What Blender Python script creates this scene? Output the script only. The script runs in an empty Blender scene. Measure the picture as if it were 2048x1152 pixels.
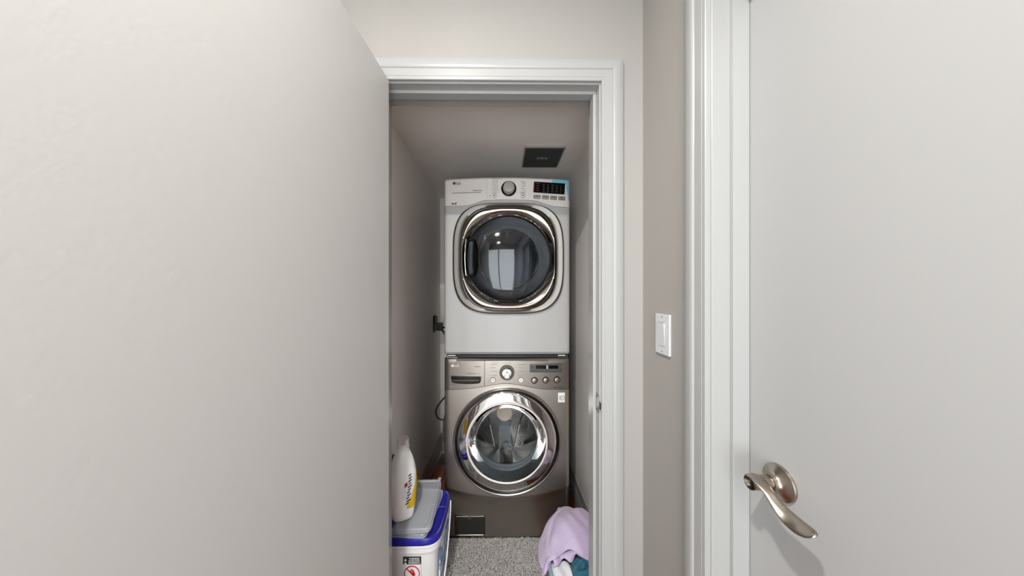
import bpy, bmesh, math, random
import numpy as np
from mathutils import Vector, Matrix

random.seed(4)
RNG = np.random.default_rng(7)
PI = math.pi
SC = bpy.context.scene
COL = SC.collection

# ------------------------------------------------------------------ camera, world, exposure
F_PX = 570.0
CAM_H = 1.362
cam_data = bpy.data.cameras.new('camera')
cam_data.sensor_fit = 'HORIZONTAL'
cam_data.sensor_width = 36.0
cam_data.lens = 36.0 * F_PX / 2048.0
cam_data.shift_x = 13.4 / 2048.0
cam_data.shift_y = 9.0 / 2048.0
cam_data.clip_start = 0.02
cam = bpy.data.objects.new('camera', cam_data)
cam.location = (0, 0, CAM_H)
cam.rotation_euler = (PI / 2, 0, -math.radians(0.56))
COL.objects.link(cam)
SC.camera = cam

world = bpy.data.worlds.new('world')
SC.world = world
world.use_nodes = True
bg = world.node_tree.nodes['Background']
bg.inputs[0].default_value = (0.97, 0.98, 1.0, 1)
bg.inputs[1].default_value = 3.0

SC.view_settings.view_transform = 'Standard'
SC.view_settings.look = 'None'
SC.view_settings.gamma = 1.0
SC.view_settings.use_curve_mapping = False
SC.view_settings.exposure = 1.6

POT_POWER = 9.5        # the pot light over the camera
POT_REAR_POWER = 3.0  # the two further down the hall


# ------------------------------------------------------------------ helpers
def lin(c):
    out = []
    for v in c:
        v = v / 255.0
        out.append(v / 12.92 if v <= 0.04045 else ((v + 0.055) / 1.055) ** 2.4)
    return tuple(out)


MATS = {}


def mat(name, rgb, rough=0.5, metal=0.0, bump=None, noise=None, spec=0.5, coat=0.0, sheen=0.0,
        trans=0.0, alpha=1.0, emit=None, aniso=0.0):
    """procedural principled material; rgb in sRGB 0-255.
    bump = (scale, strength, stretch xyz); noise = (scale, second rgb, lo, hi, stretch)"""
    m = bpy.data.materials.new(name)
    m.use_nodes = True
    nt = m.node_tree
    b = nt.nodes['Principled BSDF']
    b.inputs['Base Color'].default_value = lin(rgb) + (1,)
    b.inputs['Roughness'].default_value = rough
    b.inputs['Metallic'].default_value = metal
    b.inputs['Specular IOR Level'].default_value = spec
    b.inputs['Coat Weight'].default_value = coat
    b.inputs['Coat Roughness'].default_value = 0.06
    b.inputs['Sheen Weight'].default_value = sheen
    b.inputs['Transmission Weight'].default_value = trans
    b.inputs['Alpha'].default_value = alpha
    if aniso:
        b.inputs['Anisotropic'].default_value = aniso
    if emit:
        b.inputs['Emission Color'].default_value = lin(emit[0]) + (1,)
        b.inputs['Emission Strength'].default_value = emit[1]
    tc = None

    def coords(stretch):
        nonlocal tc
        if tc is None:
            tc = nt.nodes.new('ShaderNodeTexCoord')
        mp = nt.nodes.new('ShaderNodeMapping')
        mp.inputs['Scale'].default_value = stretch
        nt.links.new(tc.outputs['Object'], mp.inputs['Vector'])
        return mp.outputs['Vector']
    if noise:
        sc, rgb2, lo, hi, st = noise
        n = nt.nodes.new('ShaderNodeTexNoise')
        n.inputs['Scale'].default_value = sc
        n.inputs['Detail'].default_value = 4
        nt.links.new(coords(st), n.inputs['Vector'])
        r = nt.nodes.new('ShaderNodeValToRGB')
        r.color_ramp.elements[0].position = lo
        r.color_ramp.elements[1].position = hi
        r.color_ramp.elements[0].color = lin(rgb) + (1,)
        r.color_ramp.elements[1].color = lin(rgb2) + (1,)
        nt.links.new(n.outputs['Fac'], r.inputs['Fac'])
        nt.links.new(r.outputs['Color'], b.inputs['Base Color'])
    if bump:
        sc, stg, st = bump
        n = nt.nodes.new('ShaderNodeTexNoise')
        n.inputs['Scale'].default_value = sc
        n.inputs['Detail'].default_value = 3
        nt.links.new(coords(st), n.inputs['Vector'])
        bp = nt.nodes.new('ShaderNodeBump')
        bp.inputs['Strength'].default_value = stg
        bp.inputs['Distance'].default_value = 0.002
        nt.links.new(n.outputs['Fac'], bp.inputs['Height'])
        nt.links.new(bp.outputs['Normal'], b.inputs['Normal'])
    MATS[name] = m
    return m


def glassy(name, tint, rough=0.02, ior=1.5, strength=1.0):
    """thin clear sheet: what is behind it tinted, plus a fresnel reflection"""
    m = bpy.data.materials.new(name)
    m.use_nodes = True
    nt = m.node_tree
    nt.nodes.clear()
    out = nt.nodes.new('ShaderNodeOutputMaterial')
    tr = nt.nodes.new('ShaderNodeBsdfTransparent')
    tr.inputs[0].default_value = lin(tint) + (1,)
    gl = nt.nodes.new('ShaderNodeBsdfGlossy')
    gl.inputs['Roughness'].default_value = rough
    gl.inputs[0].default_value = (strength, strength, strength, 1)
    fr = nt.nodes.new('ShaderNodeFresnel')
    fr.inputs[0].default_value = ior
    mx = nt.nodes.new('ShaderNodeMixShader')
    nt.links.new(fr.outputs[0], mx.inputs[0])
    nt.links.new(tr.outputs[0], mx.inputs[1])
    nt.links.new(gl.outputs[0], mx.inputs[2])
    nt.links.new(mx.outputs[0], out.inputs[0])
    MATS[name] = m
    return m


U3 = (1, 1, 1)
mat('hall_paint_darkened', (161, 157, 153), 0.62, bump=(420, 0.10, U3), spec=0.3)  # hall side of one paint, darkened to offset the stronger light there
mat('closet_paint_lightened', (246, 240, 235), 0.7, bump=(420, 0.10, U3), spec=0.3)  # same paint as the hall, lightened to make up for closet shade
mat('ceiling_paint', (236, 235, 232), 0.8)
mat('door_paint', (210, 208, 206), 0.45, bump=(160, 0.06, U3), spec=0.4)
mat('door_white', (171, 171, 171), 0.40, bump=(160, 0.04, U3), spec=0.4)  # darkened along with the hall walls to offset the stronger light
mat('trim_paint', (167, 167, 166), 0.28, spec=0.5)  # white trim, darkened with the hall walls against their stronger light
mat('dark_gap', (70, 68, 66), 0.8)
mat('floor_wood', (140, 76, 44), 0.32, noise=(3.0, (98, 48, 27), 0.35, 0.7, (14, 1.2, 14)), coat=0.3)
mat('plastic_white', (233, 232, 230), 0.35)
mat('switch_white', (205, 206, 208), 0.3)
mat('nickel', (168, 158, 146), 0.27, 1.0, bump=(60, 0.03, (1, 1, 30)))
mat('nickel_dark', (92, 86, 80), 0.35, 1.0)
mat('chrome', (244, 242, 240), 0.05, 1.0)
mat('chrome_soft', (190, 186, 180), 0.2, 1.0)
mat('dryer_white', (176, 175, 174), 0.45, coat=0.08)
mat('dryer_panel', (222, 215, 210), 0.4)
mat('dryer_ring', (108, 104, 100), 0.36, 1.0)
mat('steel', (188, 182, 175), 0.36, 1.0, bump=(40, 0.025, (2, 2, 60)), aniso=0.4)
mat('steel_panel', (150, 143, 136), 0.36, 1.0, bump=(40, 0.02, (2, 2, 60)))
mat('steel_side', (96, 92, 88), 0.5, 0.6)
mat('drum_steel', (188, 184, 180), 0.24, 1.0)
mat('drum_dark', (104, 108, 116), 0.35, 0.6)
mat('hub_cream', (252, 228, 208), 0.4)
mat('lifter_grey', (172, 176, 180), 0.18, 0.3)
mat('gasket', (108, 112, 118), 0.45)
mat('black_gloss', (12, 12, 13), 0.12)
mat('black_matte', (20, 20, 20), 0.6)
mat('black_rubber', (16, 16, 17), 0.42)
mat('dark_print', (74, 72, 72), 0.6)
mat('fine_print', (112, 109, 107), 0.6)
mat('silver_print', (232, 230, 226), 0.4)
mat('red_print', (110, 40, 38), 0.5)
mat('button_grey', (160, 152, 142), 0.3, 0.4)
mat('button_rim', (92, 88, 84), 0.35, 0.5)
mat('lamp_white', (236, 236, 232), 0.3)
mat('film_blue', (128, 190, 206), 0.35)
mat('filter_dark', (74, 71, 66), 0.3, 0.7)
mat('sticker', (236, 236, 238), 0.4)
mat('vent_dark', (96, 97, 96), 0.4, 0.5)
mat('vent_frame', (190, 190, 188), 0.35, 0.5)
mat('bucket_white', (246, 246, 246), 0.35)
mat('lid_blue', (38, 36, 150), 0.3, coat=0.2)
mat('label_blue', (90, 128, 176), 0.4, noise=(30, (225, 230, 236), 0.45, 0.6, U3))
mat('label_white', (232, 232, 232), 0.5)
mat('label_yellow', (226, 186, 30), 0.45)
mat('label_black', (28, 28, 30), 0.5)
mat('bottle_white', (248, 247, 246), 0.28)
mat('cap_red', (178, 24, 30), 0.3)
mat('cap_clear', (224, 226, 228), 0.15, alpha=0.4)
mat('trigger_blue', (24, 34, 120), 0.35)
mat('lid_clear', (206, 210, 214), 0.22, alpha=0.5, bump=(14, 0.25, U3))
mat('basket', (214, 220, 226), 0.35)
mat('basket_rim', (150, 176, 196), 0.3)
mat('towel', (200, 184, 211), 0.95, noise=(330, (188, 171, 200), 0.40, 0.60, U3), sheen=0.3, bump=(420, 0.9, U3), spec=0.1)
mat('towel_pile', (226, 208, 236), 0.95, noise=(60, (200, 182, 212), 0.35, 0.7, U3), spec=0.05)
mat('teal_cloth', (56, 112, 132), 0.95, noise=(330, (44, 94, 114), 0.40, 0.60, U3), sheen=0.2, bump=(420, 0.9, U3), spec=0.1)
mat('teal_pile', (44, 104, 122), 0.95, spec=0.05)
mat('rug_base', (140, 136, 134), 0.95)
mat('rug_pile', (222, 217, 213), 0.95, noise=(210, (52, 50, 49), 0.54, 0.60, U3), spec=0.05)
mat('bezel_chrome', (138, 131, 123), 0.14, 1.0)
mat('fill_window_wood', (150, 104, 66), 0.4, noise=(3.0, (120, 78, 46), 0.35, 0.7, (12, 12, 1.2)))  # frame of the added window, brown for its reflection in the dryer door
mat('white_cloth', (240, 242, 244), 0.95, sheen=0.2, bump=(260, 0.5, U3), spec=0.1)
mat('liner_grey', (42, 43, 46), 0.2)
mat('knob_silver', (178, 172, 166), 0.3, 0.35)
mat('pot_lens', (255, 250, 242), 0.4, emit=((255, 246, 234), 6.0))
glassy('washer_glass', (236, 240, 242), 0.015, 1.22)
glassy('dryer_glass', (190, 193, 198), 0.05, 1.5)
glassy('fill_window_glass', (245, 248, 248), 0.0, 1.45)


def link(o, parent=None):
    COL.objects.link(o)
    if parent is not None:
        o.parent = parent
    return o


def tag(o, label=None, cat=None, group=None, kind=None):
    if label:
        o['label'] = label
    if cat:
        o['category'] = cat
    if group:
        o['group'] = group
    if kind:
        o['kind'] = kind
    return o


def empty(name, loc=(0, 0, 0), rz=0.0, parent=None):
    o = bpy.data.objects.new(name, None)
    o.empty_display_size = 0.05
    o.location = loc
    o.rotation_euler = (0, 0, rz)
    return link(o, parent)


class MB:
    """collects faces, then build() links them as one mesh object"""

    def __init__(self):
        self.v = []
        self.f = []

    def add(self, verts, faces):
        n = len(self.v)
        self.v += [tuple(p) for p in verts]
        self.f += [tuple(i + n for i in f) for f in faces]
        return self

    def box(self, x0, x1, y0, y1, z0, z1, skip=()):
        v = [(x, y, z) for x in (x0, x1) for y in (y0, y1) for z in (z0, z1)]
        fs = {'-x': (0, 1, 3, 2), '+x': (4, 6, 7, 5), '-y': (0, 4, 5, 1), '+y': (2, 3, 7, 6),
              '-z': (0, 2, 6, 4), '+z': (1, 5, 7, 3)}
        return self.add(v, [f for k, f in fs.items() if k not in skip])

    def rbox(self, x0, x1, y0, y1, z0, z1, r=0.003, seg=2, M=None):
        bm = bmesh.new()
        bmesh.ops.create_cube(bm, size=1.0)
        for v in bm.verts:
            v.co = Vector(((x0 + x1) / 2 + v.co.x * (x1 - x0), (y0 + y1) / 2 + v.co.y * (y1 - y0),
                           (z0 + z1) / 2 + v.co.z * (z1 - z0)))
        bmesh.ops.bevel(bm, geom=bm.edges[:], offset=r, segments=seg, profile=0.6, affect='EDGES')
        if M is not None:
            bmesh.ops.transform(bm, matrix=M, verts=bm.verts[:])
        bm.verts.index_update()
        self.add([v.co[:] for v in bm.verts], [[v.index for v in f.verts] for f in bm.faces])
        bm.free()
        return self

    def loft(self, rings, cap0=False, cap1=False, closed=True):
        n = len(rings[0])
        v = [p for r in rings for p in r]
        f = []
        m = n if closed else n - 1
        for a in range(len(rings) - 1):
            for i in range(m):
                j = (i + 1) % n
                f.append((a * n + i, a * n + j, (a + 1) * n + j, (a + 1) * n + i))
        if cap0:
            f.append(tuple(reversed(range(n))))
        if cap1:
            f.append(tuple((len(rings) - 1) * n + i for i in range(n)))
        return self.add(v, f)

    def lathe(self, prof, axis='y', c=(0, 0, 0), seg=48, cap0=False, cap1=False):
        """prof = [(radius, along axis)]"""
        rings = []
        for r, t in prof:
            ring = []
            for k in range(seg):
                a = 2 * PI * k / seg
                p, q = r * math.cos(a), r * math.sin(a)
                if axis == 'y':
                    ring.append((c[0] + p, c[1] + t, c[2] + q))
                elif axis == 'x':
                    ring.append((c[0] + t, c[1] + p, c[2] + q))
                else:
                    ring.append((c[0] + p, c[1] + q, c[2] + t))
            rings.append(ring)
        return self.loft(rings, cap0, cap1)

    def tube(self, pts, r, seg=10, caps=True):
        pts = [Vector(p) for p in pts]
        rings = []
        up = Vector((0.13, 0.21, 0.97))
        for i, p in enumerate(pts):
            t = (pts[min(i + 1, len(pts) - 1)] - pts[max(i - 1, 0)]).normalized()
            a = t.cross(up)
            if a.length < 1e-4:
                a = t.cross(Vector((1, 0, 0)))
            a.normalize()
            b = a.cross(t).normalized()
            up = b
            rr = r[i] if isinstance(r, (list, tuple)) else r
            rings.append([tuple(p + a * (rr * math.cos(2 * PI * k / seg)) + b * (rr * math.sin(2 * PI * k / seg)))
                          for k in range(seg)])
        return self.loft(rings, caps, caps)

    def build(self, name, m, parent=None, smooth=None, loc=None, kind=None):
        me = bpy.data.meshes.new(name)
        me.from_pydata(self.v, [], self.f)
        me.update()
        bm = bmesh.new()
        bm.from_mesh(me)
        bmesh.ops.recalc_face_normals(bm, faces=bm.faces[:])
        bm.to_mesh(me)
        bm.free()
        me.materials.append(MATS[m] if isinstance(m, str) else m)
        o = bpy.data.objects.new(name, me)
        if smooth:
            shade(me, smooth)
        if loc is not None:
            o.location = loc
        link(o, parent)
        if kind:
            o['kind'] = kind
        return o


def shade(me, angle_deg):
    me.polygons.foreach_set('use_smooth', [True] * len(me.polygons))
    bm = bmesh.new()
    bm.from_mesh(me)
    lim = math.radians(angle_deg)
    for e in bm.edges:
        if len(e.link_faces) == 2 and e.calc_face_angle(0) > lim:
            e.smooth = False
    bm.to_mesh(me)
    bm.free()


def struct(o, label):
    return tag(o, label, kind='structure')


def spline(pts, n):
    """Catmull-Rom through pts"""
    P = [Vector(p) for p in pts]
    P = [P[0] * 2 - P[1]] + P + [P[-1] * 2 - P[-2]]
    out = []
    segs = len(P) - 3
    for s in range(n + 1):
        t = s / n * segs
        i = min(int(t), segs - 1)
        u = t - i
        a, b, c, d = P[i:i + 4]
        out.append(0.5 * ((2 * b) + (c - a) * u + (2 * a - 5 * b + 4 * c - d) * u * u + (3 * b - a - 3 * c + d) * u ** 3))
    return out


def interp(x, pts):
    xs = [p[0] for p in pts]
    ys = [p[1] for p in pts]
    return float(np.interp(x, xs, ys))


def text_part(name, s, size, x, z, y, m, parent, align='LEFT', bold=0.0, rot=0.0):
    """flat lettering facing -Y, standing on the plane y (local)"""
    cu = bpy.data.curves.new(name, 'FONT')
    cu.body = s
    cu.size = size
    cu.align_x = align
    cu.extrude = 0.0002
    cu.offset = bold
    cu.resolution_u = 3
    tmp = bpy.data.objects.new(name, cu)
    COL.objects.link(tmp)
    dg = bpy.context.evaluated_depsgraph_get()
    me = bpy.data.meshes.new_from_object(tmp.evaluated_get(dg))
    bpy.data.objects.remove(tmp)
    bpy.data.curves.remove(cu)
    R = Matrix.Translation((x, y, z)) @ Matrix.Rotation(rot, 4, 'Y') @ Matrix.Rotation(PI / 2, 4, 'X')
    me.transform(R)
    me.materials.clear()
    me.materials.append(MATS[m])
    me.name = name
    o = bpy.data.objects.new(name, me)
    return link(o, parent)


# ------------------------------------------------------------------ the setting
# metres; the camera stands at x = y = 0, y runs into the closet
WALL_Y = 0.925      # hall face of the wall that holds the closet opening
BACK_Y = 1.040      # closet face of the same wall
JL, JR, JH = -0.402, 0.3148, 2.039    # jamb faces and head of the closet opening
HALL_R, HALL_L, HALL_REAR, HALL_C = 0.458, -1.10, -1.35, 2.45
CL_L, CL_R, CL_BACK, CL_C = -0.535, 0.478, 2.459, 2.170
DR_FAR, DR_NEAR = 0.6186, -0.205      # jamb faces of the closed door in the right wall
JT = 0.018

m = MB()
m.box(HALL_L - 0.1, JL - JT, WALL_Y, BACK_Y, 0, HALL_C)
m.box(JR + JT, 0.70, WALL_Y, BACK_Y, 0, HALL_C)
m.box(JL - JT, JR + JT, WALL_Y, BACK_Y, JH + JT, HALL_C)
struct(m.build('wall_front', 'hall_paint_darkened'), 'greige painted wall around and above the closet doorway')

m = MB()
m.box(HALL_R, HALL_R + 0.115, DR_FAR + JT, WALL_Y, 0, HALL_C)
m.box(HALL_R, HALL_R + 0.115, HALL_REAR, DR_NEAR - JT, 0, HALL_C)
m.box(HALL_R, HALL_R + 0.115, DR_NEAR - JT, DR_FAR + JT, 2.05, HALL_C)
struct(m.build('wall_right', 'hall_paint_darkened'), 'greige hall wall with the light switch and the closed door')

m = MB().box(HALL_L - 0.1, HALL_L, HALL_REAR, WALL_Y, 0, HALL_C)
struct(m.build('wall_left', 'hall_paint_darkened'), 'greige hall wall behind the open closet door')

WX0, WX1, WZ0, WZ1 = -1.02, 0.38, 0.06, 2.30
m = MB()
m.box(HALL_L - 0.1, WX0, HALL_REAR - 0.15, HALL_REAR, 0, HALL_C)
m.box(WX1, HALL_R + 0.115, HALL_REAR - 0.15, HALL_REAR, 0, HALL_C)
m.box(WX0, WX1, HALL_REAR - 0.15, HALL_REAR, 0, WZ0)
m.box(WX0, WX1, HALL_REAR - 0.15, HALL_REAR, WZ1, HALL_C)
struct(m.build('wall_rear', 'hall_paint_darkened'), 'greige end wall of the hall with an opening for the added window')

win = empty('fill_window_1', ((WX0 + WX1) / 2, HALL_REAR - 0.07, WZ0))  # unseen window, added to light the closet from the front
struct(win, 'added wood framed fill light window behind the camera')
hw, hh = (WX1 - WX0) / 2, WZ1 - WZ0
m = MB()
for a in (-hw, hw - 0.05):
    m.box(a, a + 0.05, -0.04, 0.04, 0, hh)
m.box(-hw, hw, -0.04, 0.04, 0, 0.05)
m.box(-hw, hw, -0.04, 0.04, hh - 0.05, hh)
m.box(-.025, .025, -0.03, 0.03, 0.05, hh - .05)
m.build('fill_window_frame', 'fill_window_wood', win)
for s_ in (-1, 1):
    MB().box(min(s_ * .025, s_ * (hw - .05)), max(s_ * .025, s_ * (hw - .05)), -0.004, 0.004, 0.05, hh - 0.05).build('pane', 'fill_window_glass', win)
MB().rbox(-hw - 0.02, hw + 0.02, 0.05, 0.10, -0.02, 0.012, 0.004).build('fill_window_sill', 'trim_paint', win)

# world daylight enters by the added fill window: a light portal, no lamp
pd = bpy.data.lights.new('fill_window_portal', 'AREA')
pd.shape = 'RECTANGLE'
pd.size, pd.size_y = 2 * hw, hh
pd.cycles.is_portal = True
po = bpy.data.objects.new('fill_window_portal', pd)
po.location = (0, -.07, hh / 2)
po.rotation_euler = (PI / 2, 0, 0)
link(po, win)

m = MB().box(HALL_L - 0.1, 0.70, HALL_REAR - 0.15, BACK_Y, HALL_C, HALL_C + 0.1)
struct(m.build('ceiling', 'ceiling_paint'), 'white hall ceiling')

m = MB().box(CL_L - 0.1, CL_L, BACK_Y, CL_BACK + 0.1, 0, CL_C + 0.1)
struct(m.build('wall_closet_left', 'closet_paint_lightened'), 'greige closet wall left of the stacked machines')
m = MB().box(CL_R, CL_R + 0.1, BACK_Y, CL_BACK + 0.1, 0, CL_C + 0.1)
struct(m.build('wall_closet_right', 'closet_paint_lightened'), 'greige closet wall right of the stacked machines')
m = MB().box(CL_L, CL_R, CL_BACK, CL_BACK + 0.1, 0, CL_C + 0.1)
struct(m.build('wall_closet_back', 'closet_paint_lightened'), 'greige closet wall behind the stacked machines')
m = MB().box(CL_L, CL_R, BACK_Y, CL_BACK, CL_C, CL_C + 0.1)
struct(m.build('ceiling_closet', 'closet_paint_lightened'), 'greige lowered ceiling inside the closet')

# floor: sub-floor and one board at a time
fl = MB().box(HALL_L - 0.1, 0.70, HALL_REAR, CL_BACK + 0.05, -0.08, -0.014).build('floor', 'dark_gap')
struct(fl, 'reddish brown hardwood floor')
bm_board = MB().rbox(0.0006, 0.0824, 0, 1.1985, -0.014, 0, 0.0012, 1)
first = bm_board.build('floor_board', 'floor_wood', fl)
first.location = (HALL_L, HALL_REAR, 0)
bw, bl = 0.083, 1.2
k = 0
for ix in range(19):
    x = HALL_L + ix * bw
    off = (ix * 0.43) % 1.0 * bl
    for iy in range(-1, 5):
        y = HALL_REAR + off + iy * bl
        if y < HALL_REAR - 0.9 or y + 0.2 > CL_BACK or y + bl > CL_BACK + 0.9:
            continue
        if y < HALL_REAR:
            y = HALL_REAR - 0.0
            if off < 0.4:
                continue
        if k == 0:
            o = first
        else:
            o = first.copy()
            COL.objects.link(o)
            o.parent = fl
        y1 = min(HALL_REAR + off + (iy + 1) * bl, CL_BACK)
        o.location = (x, y, 0)
        o.scale = (1, max(0.05, (y1 - y) / bl), 1)
        k += 1

# casing profile: (across from the inner edge, thickness)
CAS = [(0, 0), (0, .0100), (.0015, .0116), (.0095, .0120), (.0105, .0110), (.0118, .0122), (.034, .0128),
       (.0352, .0120), (.0372, .0150), (.0405, .0168), (.045, .0172), (.0655, .0172), (.0675, .0160), (.068, .0145), (.068, 0)]


def casing_leg(mb, xi, sign, z0, zi, y_wall):
    rings = []
    for z_of in (lambda w: z0, lambda w: zi + w):
        rings.append([(xi + sign * w, y_wall - t, z_of(w)) for w, t in CAS])
    mb.loft(rings, True, True)


def casing_head(mb, xl, xr, zi, y_wall):
    mb.loft([[(xl - w, y_wall - t, zi + w) for w, t in CAS], [(xr + w, y_wall - t, zi + w) for w, t in CAS]], True, True)


RV = 0.0045
tr = struct(empty('trim_1', (0, 0, 0)), 'white door casing and jamb around the closet opening')
mb = MB(); casing_leg(mb, JR + RV, 1, 0, JH + RV, WALL_Y); mb.build('casing_side', 'trim_paint', tr, 35)
mb = MB(); casing_leg(mb, JL - RV, -1, 0, JH + RV, WALL_Y); mb.build('casing_side', 'trim_paint', tr, 35)
mb = MB(); casing_head(mb, JL - RV, JR + RV, JH + RV, WALL_Y); mb.build('casing_head', 'trim_paint', tr, 35)
MB().rbox(JR, JR + JT, WALL_Y - .0005, BACK_Y, 0, JH, .001, 1).build('jamb_side', 'trim_paint', tr)
MB().rbox(JL - JT, JL, WALL_Y - .0005, BACK_Y, 0, JH, .001, 1).build('jamb_side', 'trim_paint', tr)
MB().rbox(JL - JT, JR + JT, WALL_Y - .0005, BACK_Y, JH, JH + JT, .001, 1).build('jamb_head', 'trim_paint', tr)
SY0, SY1 = WALL_Y + .030, WALL_Y + .064
MB().rbox(JR - .0105, JR, SY0, SY1, 0, JH - .0105, .0015, 2).build('door_stop', 'trim_paint', tr)
MB().rbox(JL, JL + .0105, SY0, SY1, 0, JH - .0105, .0015, 2).build('door_stop', 'trim_paint', tr)
MB().rbox(JL, JR, SY0, SY1, JH - .0105, JH, .0015, 2).build('door_stop', 'trim_paint', tr)
# strike plate, its latch hole and curved lip
zs = 0.998
sp = MB().rbox(JR - .0018, JR + .0005, WALL_Y - .001, WALL_Y + .0285, zs - .029, zs + .029, .0006, 1).build('strike_plate', 'nickel', tr)
MB().rbox(JR - .0026, JR - .0006, WALL_Y + .009, WALL_Y + .021, zs - .012, zs + .012, .0008, 1).build('latch_hole', 'trim_paint', sp)
MB().rbox(JR - .0020, JR + .0012, WALL_Y - .013, WALL_Y + .001, zs - .013, zs + .009, .0008, 1).build('lip', 'nickel_dark', sp)
for dz in (-.022, .022):
    MB().lathe([(.0032, -.0030), (.0032, -.0016)], 'x', (JR, WALL_Y + .015, zs + dz), 12, True, True).build('screw', 'nickel_dark', sp)

# frame of the closed door in the right wall
def side_casing(mb, yi, sign, zi):
    mb.loft([[(HALL_R - t, yi + sign * w, 0) for w, t in CAS], [(HALL_R - t, yi + sign * w, zi + w) for w, t in CAS]], True, True)


tr2 = struct(empty('trim_2', (0, 0, 0)), 'white casing and jamb around the closed door in the right wall')
mb = MB(); side_casing(mb, DR_FAR + RV, 1, 2.034); mb.build('casing_side', 'trim_paint', tr2, 35)
mb = MB(); side_casing(mb, DR_NEAR - RV, -1, 2.034); mb.build('casing_side', 'trim_paint', tr2, 35)
mb = MB(); mb.loft([[(HALL_R - t, DR_NEAR - RV - w, 2.034 + w) for w, t in CAS], [(HALL_R - t, DR_FAR + RV + w, 2.034 + w) for w, t in CAS]], True, True)
mb.build('casing_head', 'trim_paint', tr2, 35)
RX0, RX1 = HALL_R - .0005, HALL_R + .115
MB().rbox(RX0, RX1, DR_FAR, DR_FAR + JT, 0, 2.03, .001, 1).build('jamb_side', 'trim_paint', tr2)
MB().rbox(RX0, RX1, DR_NEAR - JT, DR_NEAR, 0, 2.03, .001, 1).build('jamb_side', 'trim_paint', tr2)
MB().rbox(RX0, RX1, DR_NEAR - JT, DR_FAR + JT, 2.03, 2.03 + JT, .001, 1).build('jamb_head', 'trim_paint', tr2)
DFX = 0.533   # face of the closed door
MB().rbox(DFX - .036, DFX - .0012, DR_FAR - .0105, DR_FAR, 0, 2.02, .0015, 2).build('door_stop', 'trim_paint', tr2)
MB().rbox(DFX - .036, DFX - .0012, DR_NEAR, DR_NEAR + .0105, 0, 2.02, .0015, 2).build('door_stop', 'trim_paint', tr2)
MB().rbox(DFX - .036, DFX - .0012, DR_NEAR, DR_FAR, 2.0195, 2.03, .0015, 2).build('door_stop', 'trim_paint', tr2)

# closed door with its lever handle
HY, HZ = 0.5415, 0.998
d2 = empty('door_2', (DFX, DR_FAR - .003, 0))
struct(d2, 'closed white flush door with a satin nickel lever handle')
MB().rbox(0, .035, -(DR_FAR - DR_NEAR - .006), 0, .012, 2.026, .0015, 2).build('door_slab', 'door_white', d2)
hx, hy = 0.0, HY - (DR_FAR - .003)
hd = MB().lathe([(.0328, 0), (.0328, -.0035), (.0320, -.0052), (.0302, -.0060), (.0285, -.0068), (.0250, -.0086), (.0200, -.0116),
                 (.0165, -.0145), (.0148, -.0185), (.0146, -.0225), (.0130, -.0230)], 'x', (0, hy, HZ), 64, True, True).build('handle_rosette', 'nickel', d2, 30)
mb = MB().lathe([(.0125, -.018), (.0125, -.0250), (.0128, -.0265), (.0128, -.0585)], 'x', (0, hy, HZ), 40, True, False)
nk = mb.build('handle_neck', 'nickel', hd, 35)
endr = []
for sc_, dx in ((1.0, .0), (1.0, -.0015), (.93, -.0025), (.88, -.0005), (.6, .006), (.1, .008)):
    endr.append([(-.0585 + dx, hy + .0128 * sc_ * math.cos(2 * PI * kk / 40), HZ + .0128 * sc_ * math.sin(2 * PI * kk / 40)) for kk in range(40)])
MB().loft(endr, False, True).build('neck_end', 'nickel_dark', hd, 35)
# the wavy blade: a horizontal sheet running towards the hinge side (-y)
cl = spline([(-.0500, hy + .006, HZ + .0105), (-.0505, hy - .010, HZ + .0098), (-.0510, hy - .028, HZ + .0030), (-.0510, hy - .046, HZ - .0085),
             (-.0495, hy - .062, HZ - .0165), (-.0490, hy - .080, HZ - .0190), (-.0495, hy - .096, HZ - .0165), (-.0500, hy - .108, HZ - .0115)], 56)
rings = []
for i, p in enumerate(cl):
    s = i / 56
    w = .0135 * (1 - .30 * math.exp(-((s - .34) / .16) ** 2)) if s < .72 else .0135 * math.sqrt(max(0, 1 - ((s - .72) / .2802) ** 2))
    w = max(w, .0004)
    th = min(.0022 * (1 - .4 * s), w)
    t = (cl[min(i + 1, 56)] - cl[max(i - 1, 0)]).normalized()
    tilt = math.radians(-2 + 30 * min(1, max(0, (s - .1) / .5)))
    wd = Vector((math.cos(tilt), 0, math.sin(tilt)))
    wd = (wd - t * wd.dot(t)).normalized()
    nn = wd.cross(t).normalized()
    crown = .0016 * min(1, w / .006)
    ring = []
    for kk in range(20):
        a = 2 * PI * kk / 20
        cc, ss = math.cos(a), math.sin(a)
        ring.append(tuple(p + wd * (w * cc) + nn * (th * (abs(ss) ** .8) * (1 if ss > 0 else -1)) + Vector((0, 0, crown * (1 - cc * cc)))))
    rings.append(ring)
MB().loft(rings, True, True).build('handle_lever', 'nickel', hd, 50)

# the open closet door, swung a little past square towards the camera
th_open = math.radians(2.9)
d1 = empty('door_1', (JL + .002, WALL_Y - .016, 0), -th_open)
struct(d1, 'open off-white flush closet door, swung out to the left')
MB().rbox(.0065, .0405, -.711, -.0005, .012, 2.033, .0015, 2).build('door_slab', 'door_paint', d1)
for hz in (.25, 1.02, 1.80):
    MB().lathe([(.0055, -.045), (.0055, .045)], 'z', (-.001, .004, hz), 14, True, True).build('hinge', 'nickel', d1, 40)

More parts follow.
